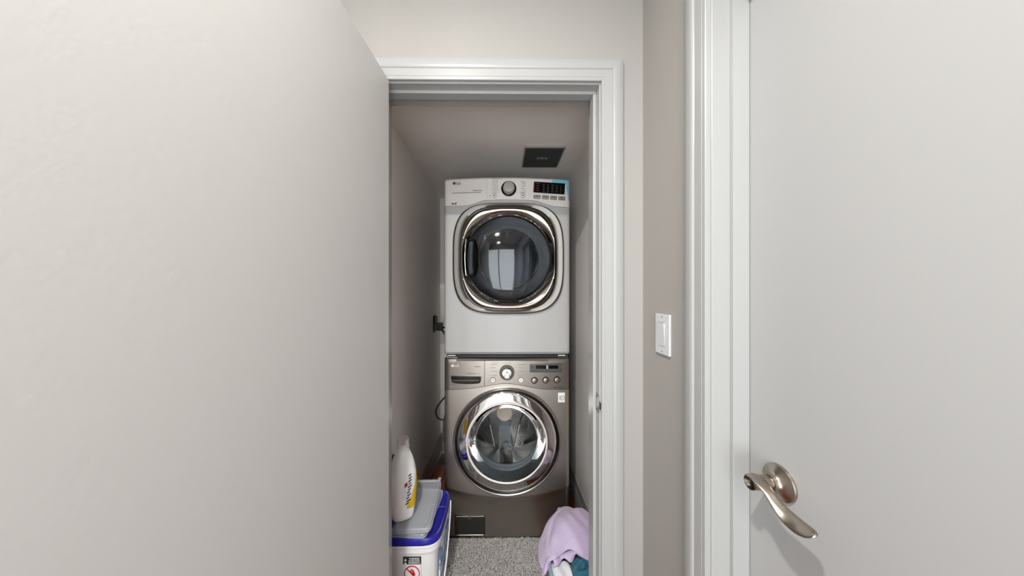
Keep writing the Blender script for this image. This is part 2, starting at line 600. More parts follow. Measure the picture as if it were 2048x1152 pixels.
# baseboards in the closet
BB = [(0, 0), (.014, 0), (.014, .085), (.0115, .092), (.0125, .098), (.0085, .108), (.0095, .114), (.0055, .143), (.004, .155), (0, .157)]
mb = MB().loft([[(CL_L + t, BACK_Y, z) for t, z in BB], [(CL_L + t, CL_BACK, z) for t, z in BB]], True, True)
struct(mb.build('baseboard_left', 'trim_paint', None, 30), 'white moulded baseboard along the left closet wall')
mb = MB().loft([[(CL_R - t, BACK_Y, z) for t, z in BB], [(CL_R - t, CL_BACK, z) for t, z in BB]], True, True)
struct(mb.build('baseboard_right', 'trim_paint', None, 30), 'white moulded baseboard along the right closet wall')
mb = MB().loft([[(CL_L + .014, CL_BACK - t, z) for t, z in BB], [(CL_R - .014, CL_BACK - t, z) for t, z in BB]], True, True)
struct(mb.build('baseboard_back', 'trim_paint', None, 30), 'white moulded baseboard along the back closet wall')


# ------------------------------------------------------------------ pot lights in the hall ceiling
def pot_light(x, y, power, label):
    t = empty('ceiling_pot_light', (x, y, HALL_C))
    tag(t, label, 'light', 'recessed pot lights in the hall ceiling')
    MB().lathe([(.058, 0), (.058, -.003), (.052, -.006), (.046, -.004), (.044, 0)], 'z', (0, 0, 0), 40).build('trim_ring', 'lamp_white', t, 40)
    MB().lathe([(.044, -.0015), (.030, -.002), (.004, -.002)], 'z', (0, 0, 0), 32, False, True).build('lens', 'pot_lens', t, 40)
    ld = bpy.data.lights.new('pot_bulb', 'AREA')
    ld.shape = 'DISK'
    ld.size = 0.07
    ld.energy = power
    ld.color = (1.0, 0.965, 0.92)
    lo = bpy.data.objects.new('pot_bulb', ld)
    lo.location = (0, 0, -.012)
    link(lo, t)
    return t


pot_light(-.26, -.08, POT_POWER, 'small recessed pot light in the hall ceiling nearest the closet')
pot_light(-.30, -1.00, POT_REAR_POWER, 'small recessed pot light in the hall ceiling nearest the added window')


# ------------------------------------------------------------------ the two machines
K = 1.557 / F_PX
FRONT_Y = 1.557
AX = (1014.5 - 1005) * K


def U(px):
    return (px - 1014) * K


def V(py, base=0.0):
    return CAM_H + (585 - py) * K - base


def panel_grid(xs, zb, zt, nz, yf, hole=None):
    """front skin as a grid of columns between the curves zb(x) and zt(x)"""
    mb = MB()
    v = []
    for x in xs:
        for j in range(nz + 1):
            s = j / nz
            z = zb(x) + (zt(x) - zb(x)) * s
            v.append((x, yf(x, z), z))
    f = []
    n = nz + 1
    for i in range(len(xs) - 1):
        for j in range(nz):
            q = (i * n + j, (i + 1) * n + j, (i + 1) * n + j + 1, i * n + j + 1)
            if hole:
                cx = sum(v[a][0] for a in q) / 4
                cz = sum(v[a][2] for a in q) / 4
                if (cx - hole[0]) ** 2 + (cz - hole[1]) ** 2 < hole[2] ** 2:
                    continue
            f.append(q)
    mb.add(v, f)
    return mb


def rnd(d, r):
    return r - math.sqrt(max(0.0, r * r - (r - d) ** 2)) if d < r else 0.0


def edge_xs(h, n=56, r=.02):
    a = [-h + r * (1 - math.cos(PI / 2 * i / 6)) for i in range(6)]
    b = list(np.linspace(-h + r, h - r, n))
    return a + b + [-q for q in reversed(a)]


def se_ring(cx, cz, rx, rz, n, y, seg=96):
    out = []
    for k in range(seg):
        a = 2 * PI * k / seg
        c, s = math.cos(a), math.sin(a)
        out.append((cx + rx * math.copysign(abs(c) ** (2 / n), c), y, cz + rz * math.copysign(abs(s) ** (2 / n), s)))
    return out


def print_rows(rows, y, parent, m='fine_print', name='printed_text', slope=0.0):
    """lines of fine print too small to read: rows of tiny strokes; rows = (x0, x1, z, height)"""
    mb = MB()
    r = random.Random(11)
    for x0, x1, z, h in rows:
        x = x0
        while x < x1:
            w = h * r.uniform(.35, .75)
            dz = slope * x
            hh_ = h * r.choice((.7, .7, 1.0))
            mb.box(x, min(x + w * .62, x1), y - .0002, y, z + dz, z + dz + hh_)
            x += w if r.random() > .15 else w * 1.7
    return mb.build(name, m, parent, kind='stuff')


HALF = .3460
# ---- dryer
DB = 1.023
dry = empty('dryer', (AX, FRONT_Y, DB))
tag(dry, 'white front-loading clothes dryer with chrome porthole door, stacked on the grey washer', 'dryer')
DT = V(357.8, DB)


def d_top(x):
    return DT + .011 * (1 - (x / HALF) ** 2)


def d_seam(x):
    px = 1014 + x / K
    return V(interp(px, [(889, 412.2), (925, 412), (936, 411), (946, 408.5), (955, 404.8), (963, 402), (975, 400.5), (1000, 399.6), (1035, 399.6),
                         (1060, 400.3), (1073, 402), (1084, 405.5), (1095, 409), (1105, 411.5), (1116, 412.8), (1142, 414.2)]), DB)


def d_y(x, z):
    y = .006 * (x / HALF) ** 2
    y += rnd(HALF - abs(x), .02)
    y += rnd(z, .012) + rnd(max(0, d_top(x) - z), .010)
    return y


xs = edge_xs(HALF)
MB().box(-HALF, HALF, .02, .745, .003, DT - .002, skip=('-y',)).build('cabinet', 'dryer_white', dry)
cp = panel_grid(xs, lambda x: d_seam(x) + .0008, d_top, 14, d_y).build('control_panel', 'dryer_panel', dry, 40)
MB().add([(x, d_y(x, d_seam(x)) + .004, d_seam(x) + dz) for x in xs for dz in (-.006, .006)],
         [(2 * i, 2 * i + 2, 2 * i + 3, 2 * i + 1) for i in range(len(xs) - 1)]).build('panel_seam', 'dark_print', dry)
DC = (U(1016.2), V(517, DB))
panel_grid(xs, lambda x: 0.0, lambda x: d_seam(x) - .0008, 60, d_y, hole=(DC[0], DC[1], .245)).build('front_panel', 'dryer_white', dry, 40)

door = MB().loft([se_ring(*DC, .301, .301, 3.5, .006), se_ring(*DC, .301, .301, 3.5, -.012), se_ring(*DC, .298, .298, 3.5, -.020),
                  se_ring(*DC, .292, .296, 3.4, -.024), se_ring(*DC, .276, .290, 3.3, -.020), se_ring(*DC, .262, .284, 3.2, -.0175),
                  se_ring(*DC, .259, .282, 3.2, -.014), se_ring(*DC, .258, .281, 3.2, .004)]).build('door', 'dryer_ring', dry, 40)
MB().loft([se_ring(*DC, .3045, .3045, 3.5, .003), se_ring(*DC, .3045, .3045, 3.5, -.002), se_ring(*DC, .300, .300, 3.5, -.002)]).build('door_seal', 'black_rubber', door)
MB().loft([se_ring(*DC, .2585, .2815, 3.2, -.010), se_ring(*DC, .252, .276, 3.2, -.010)]).build('inner_gap', 'black_gloss', door)
MB().loft([se_ring(*DC, .2535, .2775, 3.2, -.013), se_ring(*DC, .251, .270, 3.0, -.019), se_ring(*DC, .248, .260, 2.7, -.018),
           se_ring(*DC, .2455, .251, 2.35, -.012), se_ring(*DC, .2435, .2445, 2.1, -.003), se_ring(*DC, .241, .241, 2.0, .003)]).build('door_bezel', 'bezel_chrome', door, 60)
prof = [(.2415, .001), (.238, -.007)]
for i in range(1, 13):
    a = i / 12 * PI / 2
    prof.append((.238 * math.cos(a) + .0005, -.007 - .046 * math.sin(a)))
MB().lathe(prof, 'y', (DC[0], 0, DC[1]), 96, False, True).build('door_glass', 'dryer_glass', door, 60)
MB().lathe([(.166, .02), (.166, .012), (.161, .008), (.157, .012), (.157, .02)], 'y', (DC[0], 0, DC[1]), 72).build('inner_ring', 'chrome_soft', door, 40)
# handle pocket on the left of the door
hc = (U(944), V(516, DB))
MB().loft([se_ring(hc[0], hc[1], .036, .102, 2.6, -.021, 48), se_ring(hc[0], hc[1], .034, .100, 2.6, -.026, 48), se_ring(hc[0], hc[1], .030, .095, 2.6, -.024, 48),
           se_ring(hc[0] - .002, hc[1], .027, .090, 2.6, -.006, 48), se_ring(hc[0] - .002, hc[1], .01, .05, 2.4, -.002, 48)], False, True).build('handle_pocket', 'black_gloss', door, 40)
MB().tube([(hc[0] - .030, -.026, hc[1] - .098), (hc[0] - .034, -.031, hc[1] - .06), (hc[0] - .036, -.033, hc[1]),
           (hc[0] - .034, -.031, hc[1] + .06), (hc[0] - .030, -.026, hc[1] + .098)], .0035, 10).build('handle_lip', 'chrome', door, 60)
# drum behind the glass
MB().lathe([(.242, .006), (.225, .012), (.19, .016), (.166, .02)], 'y', (DC[0], 0, DC[1]), 72).build('door_liner', 'liner_grey', door, 40)
drum = MB().lathe([(.158, .02), (.160, .07), (.29, .075), (.29, .60), (.02, .60)], 'y', (DC[0], 0, DC[1]), 64, False, True).build('drum', 'drum_dark', dry, 40)
for k in range(3):
    a = PI / 2 + k * 2 * PI / 3
    c, s = math.cos(a), math.sin(a)
    v = []
    for yy in (.10, .58):
        for rr, off in ((.29, -.05), (.23, -.012), (.23, .012), (.29, .05)):
            v.append((DC[0] + rr * c - off * s, yy, DC[1] + rr * s + off * c))
    MB().add(v, [(0, 1, 2, 3), (4, 7, 6, 5), (0, 4, 5, 1), (1, 5, 6, 2), (2, 6, 7, 3)]).build('lifter', 'lifter_grey', drum)

# dryer controls
PY = .0006


def ring_on(mb, px, py, base, ro, ri, y0, y1, seg=32):
    mb.lathe([(ro, y0), (ro, y1), (ri, y1), (ri, y0)], 'y', (U(px), 0, V(py, base)), seg)


kx, kz = U(1017), V(377.5, DB)
kb = MB().lathe([(.0415, .003), (.0415, -.003), (.0385, -.006), (.030, -.006)], 'y', (kx, 0, kz), 56, False, True).build('selector_dial', 'black_gloss', cp, 40)
MB().lathe([(.030, -.004), (.0305, -.018), (.0295, -.030), (.027, -.033), (.012, -.0335)], 'y', (kx, 0, kz), 56, False, True).build('dial_knob', 'knob_silver', kb, 40)
MB().lathe([(.0312, -.006), (.0320, -.012), (.0312, -.016)], 'y', (kx, 0, kz), 56).build('dial_rim', 'silver_print', kb, 40)
for px, py in ((988.5, 391.5), (1045, 391.5)):
    bt = MB()
    bt.lathe([(.0150, .003), (.0150, -.003), (.0125, -.005)], 'y', (U(px), 0, V(py, DB)), 32, False, False)
    b0 = bt.build('round_button', 'silver_print', cp, 40)
    MB().lathe([(.0128, .002), (.0128, -.0044), (.010, -.006)], 'y', (U(px), 0, V(py, DB)), 32, False, True).build('button_face', 'dryer_panel', b0, 40)
    for a0, a1 in ((.3, PI - .3), (PI + .3, 2 * PI - .3)):
        MB().tube([(U(px) + .0122 * math.cos(a0 + (a1 - a0) * i / 12), -.0052, V(py, DB) + .0122 * math.sin(a0 + (a1 - a0) * i / 12)) for i in range(13)], .0009, 6).build('button_arc', 'dark_print', b0)
    MB().lathe([(.0042, -.0058), (.0042, -.0064)], 'y', (U(px), 0, V(py, DB)), 16, True, True).build('button_icon', 'dark_print', b0)
RS = math.radians(3.3)


def tilted(px, py, base, rot, y=0.0):
    return Matrix.Translation((U(px), y, V(py, base))) @ Matrix.Rotation(rot, 4, 'Y')


ds = MB().rbox(-.0855, .0855, -.004, .004, -.0295, .0295, .002, 2, tilted(1098, 375.8, DB, RS)).build('display', 'black_gloss', cp)
mb = MB()
r_ = random.Random(3)
for cxx in (-.030, -.006, .018, .041):
    for row in range(5):
        M_ = tilted(1098, 375.8, DB, RS)
        zz = .016 - row * .0092
        mb.rbox(cxx - .0065, cxx + .0065 * r_.uniform(.5, 1), -.0046, -.0038, zz - .0016, zz + .0016, .0003, 1, M_)
mb.build('display_print', 'dark_print', ds)
mb = MB()
for row in range(4):
    zz = .020 - row * .0125
    mb.rbox(-.072, -.056, -.0046, -.0038, zz - .002, zz + .002, .0003, 1, M_)
    mb.rbox(-.082, -.079, -.0046, -.0038, zz - .001, zz + .004, .0003, 1, M_)
mb.build('display_mark', 'red_print', ds)
mb = MB()
for row in range(4):
    zz = .014 - row * .011
    mb.lathe([(.0018, -.0046), (.0018, -.0038)], 'y', (U(1120.5), 0, V(376.8, DB) + zz - .001), 10, True, True)
mb.build('display_light', 'button_grey', ds, kind='stuff')
for px, py in ((1073.5, 393.6), (1090.5, 394.4), (1106.8, 395.4), (1123.3, 396.2)):
    b0 = MB().rbox(-.0180, .0180, -.004, .004, -.0098, .0098, .003, 2, tilted(px, py, DB, RS)).build('push_button', 'button_rim', cp)
    b1 = MB().rbox(-.0158, .0158, -.0055, .003, -.0078, .0078, .0022, 2, tilted(px, py, DB, RS)).build('button_face', 'button_grey', b0)
    mb = MB()
    for q in (-.0022, .0025):
        mb.rbox(-.009, .008, -.0058, -.005, q - .0010, q + .0010, .0002, 1, tilted(px, py, DB, RS))
    mb.build('button_print', 'dark_print', b0)
# print
lg = MB().lathe([(.0085, PY - .0006), (.0085, PY - .0012)], 'y', (U(908), 0, V(366.8, DB)), 28, True, True).build('logo_disc', 'dark_print', cp)
MB().tube([(U(908) - .004, -.0012, V(366.8, DB) + .004), (U(908), -.0012, V(366.8, DB) + .004)], .0008, 6).build('logo_stroke', 'dryer_panel', lg)
text_part('logo_letters', 'LG', .0185, U(912.3), V(369.2, DB), -.0002, 'dark_print', cp, bold=.0004)
text_part('model_letters', 'Sensor Dry', .0105, U(945.5), V(382, DB), -.0004, 'dark_print', cp, bold=.0002)
MB().rbox(-.079, .079, -.0012, .001, -.0008, .0008, .0003, 1, tilted(933, 385.6, DB, -math.radians(2.2))).build('trim_line', 'dark_print', cp)
MB().box(U(973), U(973) + .0008, -.0008, .002, V(398, DB), V(356.6, DB)).build('panel_line', 'button_grey', cp)
rows = [(U(984), U(984 + w), V(y, DB), .0042) for w, y in ((20, 358.5), (12, 362.8), (11, 366.2), (10.5, 369.8), (11, 373.3), (11.3, 377), (13, 380.6), (11, 384.6))]
rows += [(U(1050 - w), U(1050), V(y, DB), .0042) for w, y in ((9.5, 363.6), (7, 366.8), (7, 370), (6.5, 373), (9, 377.3), (6, 381.2), (10, 385))]
rows += [(U(978), U(981.5), V(392.5, DB), .006), (U(977.5), U(981.5), V(395.5, DB), .003)]
print_rows(rows, -.0004, cp)
mb = MB()
mb.tube([(U(908.5), -.0004, V(409, DB)), (U(910.5), -.0004, V(406, DB)), (U(912.5), -.0004, V(405.3, DB)), (U(912), -.0004, V(407.5, DB)), (U(909.5), -.0004, V(409.3, DB))], .0016, 8)
mb.rbox(U(903), U(907), -.001, .001, V(409.2, DB), V(406.4, DB), .0004, 1)
mb.build('small_emblem', 'dark_print', cp)
# strip of blue protective film left along the corner
fx = [U(p) for p in np.linspace(1104, 1140.3, 14)]
mb = MB().add([(x, d_y(x, z) - .0006, z) for x in fx for z in (d_top(x) - .024, d_top(x) - .012, d_top(x) - .003)],
              [(3 * i + j, 3 * i + 3 + j, 3 * i + 4 + j, 3 * i + 1 + j) for i in range(13) for j in (0, 1)])
mb.add([(U(p), d_y(U(p), V(y, DB)) - .0007, V(y, DB)) for y, pl in ((364, 1132), (374, 1132.6), (384, 1134), (394, 1136.5), (400, 1138)) for p in np.linspace(pl, 1140.3, 5)],
       [(5 * i + j, 5 * i + 5 + j, 5 * i + 6 + j, 5 * i + 1 + j) for i in range(4) for j in range(4)])
mb.build('protective_film', 'film_blue', cp, 60)

# ---- stacking kit between the machines
st = empty('stacking_kit', (AX, FRONT_Y, .999))
tag(st, 'thin black stacking bracket between the white dryer and the grey washer', 'bracket')
MB().rbox(-.335, .335, .016, .72, .0015, .0225, .002, 1).build('tray', 'black_matte', st)
MB().rbox(-.30, .30, .0125, .018, .0115, .0140, .0006, 1).build('front_rail', 'filter_dark', st)
for s in (-1, 1):
    cx = s * .302
    c0 = MB().rbox(cx - .028, cx + .028, .006, .020, .004, .0085, .001, 1).build('corner_clip', 'chrome_soft', st)
    MB().rbox(cx - .022, cx + .018, .008, .018, .014, .0185, .001, 1).build('clip_tab', 'plastic_white', c0)
    MB().rbox(cx + s * .024, cx + s * .028, .007, .018, .008, .020, .001, 1).build('clip_post', 'chrome_soft', c0)

# ---- washer
wsh = empty('washer', (AX, FRONT_Y, 0))
tag(wsh, 'graphite steel front-loading washing machine with chrome ringed glass door, under the dryer', 'washing machine')
WT = .9985


def w_seam(x):
    px = 1014 + x / K
    c = [(888, 780), (905, 779.8), (925, 778.6), (947, 776.4), (968, 773), (985, 769.8), (1000, 767.7), (1010, 767.2), (1020, 767.6), (1035, 769.4), (1050, 772.2),
         (1065, 775.6), (1078, 777.8), (1095, 779.4), (1115, 780), (1140, 780)]
    return V(interp(px, c))


WC = (U(1013.4), V(881.5))


def w_y(x, z):
    y = .010 * (x / HALF) ** 2
    y += rnd(HALF - abs(x), .024)
    y += rnd(max(0, WT - z), .010)
    # the lower skirt falls back below a curved crease
    zc = V(998) + .068 * (x / HALF) ** 2 * .9
    if z < zc:
        d = zc - z
        y += .014 * (1 - math.exp(-d / .022))
    return y


xs2 = edge_xs(HALF, 72, .024)
MB().box(-HALF, HALF, .024, .745, .012, WT - .002, skip=('-y',)).build('cabinet', 'steel_side', wsh)
wp = panel_grid(xs2, lambda x: w_seam(x) + .0012, lambda x: WT, 14, w_y).build('control_panel', 'steel_panel', wsh, 40)
MB().add([(x, w_y(x, w_seam(x)) + .004, w_seam(x) + dz) for x in xs2 for dz in (-.006, .006)],
         [(2 * i, 2 * i + 2, 2 * i + 3, 2 * i + 1) for i in range(len(xs2) - 1)]).build('panel_seam', 'black_matte', wsh)
panel_grid(xs2, lambda x: .014, lambda x: w_seam(x) - .0012, 110, w_y, hole=(WC[0], WC[1], .258)).build('front_panel', 'steel', wsh, 40)
MB().rbox(-.32, .32, .05, .70, .0, .014, .002, 1).build('plinth', 'black_matte', wsh)

wc3 = (WC[0], 0, WC[1])
wd = MB().lathe([(.2935, .010), (.2935, -.010), (.2915, -.015), (.2875, -.0175), (.2835, -.015), (.282, -.008), (.282, .004)], 'y', wc3, 128).build('door', 'chrome_soft', wsh, 40)
MB().lathe([(.283, -.004), (.266, -.004)], 'y', wc3, 128).build('door_gap', 'black_gloss', wd, 40)
MB().lathe([(.2695, .002), (.2695, -.010), (.267, -.0135), (.255, -.0168), (.240, -.0205), (.226, -.0236), (.2150, -.0254), (.2125, -.0240)], 'y', wc3, 160).build('door_chrome', 'chrome', wd, 50)
MB().lathe([(.2125, -.020), (.2075, -.004), (.199, .025), (.193, .044)], 'y', wc3, 128).build('window_rim', 'black_rubber', wd, 40)
MB().lathe([(.2120 + .0024 * math.cos(2 * PI * i / 10), -.0255 + .0024 * math.sin(2 * PI * i / 10)) for i in range(11)], 'y', wc3, 128).build('window_edge', 'silver_print', wd, 60)
MB().lathe([(.2085, -.014), (.1985, .010), (.186, .045), (.165, .080), (.132, .105), (.09, .119), (.045, .125), (.003, .126)], 'y', wc3, 128, False, True).build('door_glass', 'washer_glass', wd, 60)
MB().lathe([(.236, .042), (.222, .040), (.210, .044), (.203, .052), (.205, .060), (.198, .066), (.193, .075), (.196, .086), (.189, .093), (.188, .102), (.196, .112), (.215, .120), (.245, .124)],
           'y', wc3, 96).build('gasket', 'gasket', wsh, 50)
wdr = MB().lathe([(.200, .126), (.240, .130), (.262, .140), (.268, .160), (.268, .425), (.262, .437), (.20, .442), (.06, .436), (.004, .436)], 'y', wc3, 96, False, True).build('drum', 'drum_steel', wsh, 40)
by = .434
hubz = .523
hb = MB().lathe([(.055, .004), (.055, -.010), (.052, -.013), (.046, -.013), (.044, -.0115), (.004, -.0115)], 'y', (U(1014) - .012, by, hubz), 48, False, True).build('drum_hub', 'hub_cream', wdr, 40)


def outline_part(mb, pts, y0, y1, grow=.8):
    """closed outline (x, z) raised from y0 to y1 with a slanted flank"""
    cx = sum(p[0] for p in pts) / len(pts)
    cz = sum(p[1] for p in pts) / len(pts)
    a = [(x, y0, z) for x, z in pts]
    b = [(cx + (x - cx) * grow, y1, cz + (z - cz) * grow) for x, z in pts]
    mb.loft([a, b], False, True)


KB = (FRONT_Y + by) / F_PX


def UB(px):
    return (px - 1005) * KB - AX


def VB(py):
    return CAM_H + (585 - py) * KB


def smooth_outline(pts, n):
    P = [Vector((x, z, 0)) for x, z in pts]
    m_ = len(P)
    out = []
    for k in range(n):
        t = k / n * m_
        i = int(t)
        u = t - i
        a, b, c, d = P[(i - 1) % m_], P[i % m_], P[(i + 1) % m_], P[(i + 2) % m_]
        q = 0.5 * ((2 * b) + (c - a) * u + (2 * a - 5 * b + 4 * c - d) * u * u + (3 * b - a - 3 * c + d) * u ** 3)
        out.append((q.x, q.y))
    return out


for s in (-1, 1):
    cxp = 1009.5
    pts = [(16, 833), (22, 868), (20, 896), (36, 885), (47, 858), (51, 836), (44, 823), (33, 832)] if False else \
          [(40, 822), (49, 832), (49, 852), (43, 872), (32, 888), (21, 895), (22, 882), (27, 858), (32, 836)]
    o2 = smooth_outline([(UB(cxp + s * dx), VB(py)) for dx, py in pts], 40)
    mb = MB(); outline_part(mb, o2, by, by - .016, .86)
    pt = mb.build('drum_petal', 'drum_steel', wdr, 30)
    MB().tube([(x, by - .012, z) for x, z in o2[16:34]], .0040, 8).build('petal_border', 'silver_print', wdr, 60)
    mb = MB()
    cx = sum(p[0] for p in o2) / 40
    cz = sum(p[1] for p in o2) / 40
    from_in = [(cx + (x - cx) * .78, cz + (z - cz) * .78) for x, z in o2]

    def inside(x, z):
        c = False
        j = len(from_in) - 1
        for i in range(len(from_in)):
            xi, zi = from_in[i]
            xj, zj = from_in[j]
            if (zi > z) != (zj > z) and x < (xj - xi) * (z - zi) / (zj - zi) + xi:
                c = not c
            j = i
        return c
    x = cx - .12
    row = 0
    z = cz - .14
    while z < cz + .14:
        x = cx - .12 + (row % 2) * .006
        while x < cx + .12:
            if inside(x, z):
                mb.lathe([(.0034, by - .0155), (.0034, by - .0170)], 'y', (x, 0, z), 6, False, True)
            x += .012
        z += .0105
        row += 1
    mb.build('drum_holes', 'black_matte', wdr, kind='stuff')
lob = smooth_outline([(UB(x), VB(y)) for x, y in ((996, 842), (1021, 842), (1023, 862), (1026, 890), (1025, 906), (1010, 910), (997, 906), (995, 888), (998, 862))], 40)
mb = MB(); outline_part(mb, lob, by, by - .03, .82)
mb.build('drum_spoke', 'lifter_grey', wdr, 30)
for k in range(3):
    a = -PI / 2 + k * 2 * PI / 3
    c, s = math.cos(a), math.sin(a)
    v = []
    for yy in (.17, .41):
        for rr, off in ((.268, -.045), (.215, -.016), (.205, 0), (.215, .016), (.268, .045)):
            v.append((WC[0] + rr * c - off * s, yy, WC[1] + rr * s + off * c))
    MB().add(v, [(0, 1, 2, 3, 4), (5, 9, 8, 7, 6), (0, 5, 6, 1), (1, 6, 7, 2), (2, 7, 8, 3), (3, 8, 9, 4)]).build('lifter', 'chrome_soft', wdr, 30)

# washer controls
dr = MB().add([], [])
sx = U(968.6)
MB().box(sx - .0012, sx + .0012, -.0004, .004, w_seam(sx) + .001, WT - .004).build('drawer_seam', 'black_matte', wp)
hl = smooth_outline([(U(x), V(y)) for x, y in ((902, 751.5), (916, 751.7), (947, 752.4), (961, 752.7), (961.3, 760), (960, 765), (953, 767.3), (931, 768), (910, 766.3), (903.5, 763.5), (902, 758))], 60)
mb = MB()
a = [(x, -.001, z) for x, z in hl]
cxh = sum(p[0] for p in hl) / 60
czh = sum(p[1] for p in hl) / 60
b = [(cxh + (x - cxh) * .97, -.003, czh + (z - czh) * .90) for x, z in hl]
c = [(cxh + (x - cxh) * .95, .0, czh + (z - czh) * .86) for x, z in hl]
mb.loft([[(x, .004, z) for x, z in hl], a, b, c])
hr = mb.build('drawer_handle_rim', 'chrome_soft', wp, 40)
mb = MB()
mb.loft([c, [(x, .0005, z) for x, y, z in c]], True, True)
mb.build('drawer_handle_recess', 'black_gloss', hr)
MB().rbox(U(905), U(958), -.0022, .001, V(762.3), V(759.4), .001, 2).build('drawer_handle_grip', 'filter_dark', hr)
kx, kz = U(1013.3), V(745)
kb = MB().lathe([(.0405, .003), (.0405, -.006), (.039, -.009), (.0315, -.009), (.030, -.006)], 'y', (kx, 0, kz), 64, False, True).build('selector_dial', 'filter_dark', wp, 40)
mb = MB()
for i in range(40):
    a = 2 * PI * i / 40
    mb.tube([(kx + .0395 * math.cos(a), -.0045, kz + .0395 * math.sin(a)), (kx + .0395 * math.cos(a), -.0092, kz + .0395 * math.sin(a))], .0016, 6)
mb.build('dial_knurl', 'black_matte', kb, kind='stuff')
MB().lathe([(.0275, -.005), (.0275, -.020), (.0255, -.023), (.02, -.0235)], 'y', (kx, 0, kz), 48, False, True).build('dial_knob', 'chrome_soft', kb, 40)
MB().rbox(kx - .0115, kx + .0115, -.034, -.020, kz - .0245, kz + .0245, .004, 3).build('dial_grip', 'silver_print', kb, 50)
MB().lathe([(.0036, -.0335), (.0036, -.0345)], 'y', (kx + .0005, 0, kz + .010), 16, True, True).build('dial_mark', 'black_gloss', kb)
for px, py in ((985.4, 760.2), (1041.3, 760.2)):
    b0 = MB().lathe([(.0150, .003), (.0150, -.002), (.0138, -.0035), (.0128, -.002)], 'y', (U(px), 0, V(py)), 32).build('round_button', 'button_rim', wp, 40)
    MB().lathe([(.0130, .002), (.0130, -.004), (.0115, -.0055)], 'y', (U(px), 0, V(py)), 32, False, True).build('button_face', 'silver_print', b0, 40)
    ring = MB(); ring_on(ring, px, py, 0, .0052, .0040, -.0054, -.0060, 20)
    ring.build('button_icon', 'dark_print', b0)
for px, py in ((1068.3, 761), (1091, 760.4), (1113.6, 759.8)):
    b0 = MB().lathe([(.0182, .003), (.0182, -.002), (.0168, -.004), (.0156, -.002)], 'y', (U(px), 0, V(py)), 36).build('round_button', 'button_rim', wp, 40)
    MB().lathe([(.0158, .002), (.0155, -.004), (.0130, -.0072), (.005, -.0085)], 'y', (U(px), 0, V(py)), 36, False, True).build('button_face', 'steel_panel', b0, 40)
ds = MB().rbox(U(1059), U(1123), -.003, .004, V(745), V(728.6), .002, 2).build('display', 'button_rim', wp)
MB().rbox(U(1071), U(1094), -.0042, -.002, V(737.6), V(730.6), .001, 1).build('display_window', 'black_gloss', ds)
MB().rbox(U(1097), U(1116), -.0042, -.002, V(737.6), V(730.6), .001, 1).build('display_window', 'black_gloss', ds)
MB().rbox(U(1092.4), U(1094.2), -.0046, -.002, V(737.8), V(730.6), .0004, 1).build('display_light', 'silver_print', ds)
mb = MB()
r_ = random.Random(5)
for x0 in np.linspace(1062, 1119, 13):
    for yy in (740.4, 742.8):
        mb.box(U(x0), U(x0 + r_.uniform(1.5, 3.4)), -.0033, -.0028, V(yy + .6), V(yy - .5))
for yy in (731.5, 734, 736.5):
    mb.box(U(1061), U(1065 + r_.uniform(0, 3)), -.0033, -.0028, V(yy + .6), V(yy - .5))
mb.build('display_print', 'black_matte', ds)
lg = MB().lathe([(.0082, -.0002), (.0082, -.001)], 'y', (U(905), 0, V(731)), 28, True, True).build('logo_disc', 'silver_print', wp)
MB().tube([(U(905) - .004, -.0011, V(731) + .0035), (U(905) + .001, -.0011, V(731) - .002), (U(905) + .005, -.0011, V(731) - .002)], .0008, 6).build('logo_stroke', 'steel_panel', lg)
text_part('logo_letters', 'LG', .0185, U(909), V(733.3), -.0002, 'silver_print', wp, bold=.0004)
rows = [(U(949), U(961), V(734), .005), (U(933), U(952), V(748.3), .0042), (U(957), U(959), V(748.5), .006),
        (U(985), U(996), V(726.3), .0036), (U(1005), U(1022), V(727), .0036)]
rows += [(U(981), U(981 + w), V(y), .0038) for w, y in ((13, 730), (10, 736), (13.5, 743), (12, 751.5))]
rows += [(U(1049 - w), U(1049), V(y), .0038) for w, y in ((13, 730), (11, 736), (15, 743.5), (13, 751.5))]
rows += [(U(1060), U(1064), V(758), .0036), (U(1066), U(1070), V(752), .0036), (U(1089), U(1093), V(752), .0036), (U(1111), U(1115), V(751.5), .0036),
         (U(1075), U(1082), V(760), .0036), (U(1098), U(1105), V(763), .0036), (U(1121), U(1124), V(762), .0036), (U(975), U(979), V(762), .0036), (U(975), U(978.5), V(765.5), .0036)]
print_rows(rows, -.0004, wp)
print_rows([(U(1111), U(1125), V(777), .0056)], .0045, wp, 'black_matte', 'drive_print')
MB().lathe([(.0032, .0045), (.0032, .0035)], 'y', (U(1108.4), 0, V(776)), 14, True, True).build('drive_mark', 'black_matte', wp)
MB().rbox(U(901), U(905.5), -.0004, .002, V(774), V(770.5), .0006, 1).build('small_emblem', 'button_grey', wp)

# sticker with a bracket and a ring
yk = w_y(U(1123), V(796)) - .0012
sk = MB().rbox(U(1116.2), U(1130), yk, yk + .003, V(806), V(786.6), .0004, 1).build('sticker', 'sticker', wsh)
mb = MB()
mb.lathe([(.0118, yk - .0006), (.0118, yk + .0002)], 'y', (U(1125.2), 0, V(797)), 28, True, True)
so = mb.build('sticker_ring', 'label_black', sk)
MB().lathe([(.0095, yk - .0010), (.0095, yk - .0004)], 'y', (U(1125.2), 0, V(797)), 28, True, True).build('sticker_ring_centre', 'sticker', sk)
MB().lathe([(.0024, yk - .0014), (.0024, yk - .0004)], 'y', (U(1125.2), 0, V(797)), 12, True, True).build('sticker_dot', 'label_black', sk)
MB().tube([(U(1120.9), yk - .0004, V(793.2)), (U(1119.4), yk - .0004, V(794)), (U(1119.4), yk - .0004, V(800.5)), (U(1120.6), yk - .0004, V(801))], .0012, 6).build('sticker_bracket', 'label_black', sk)

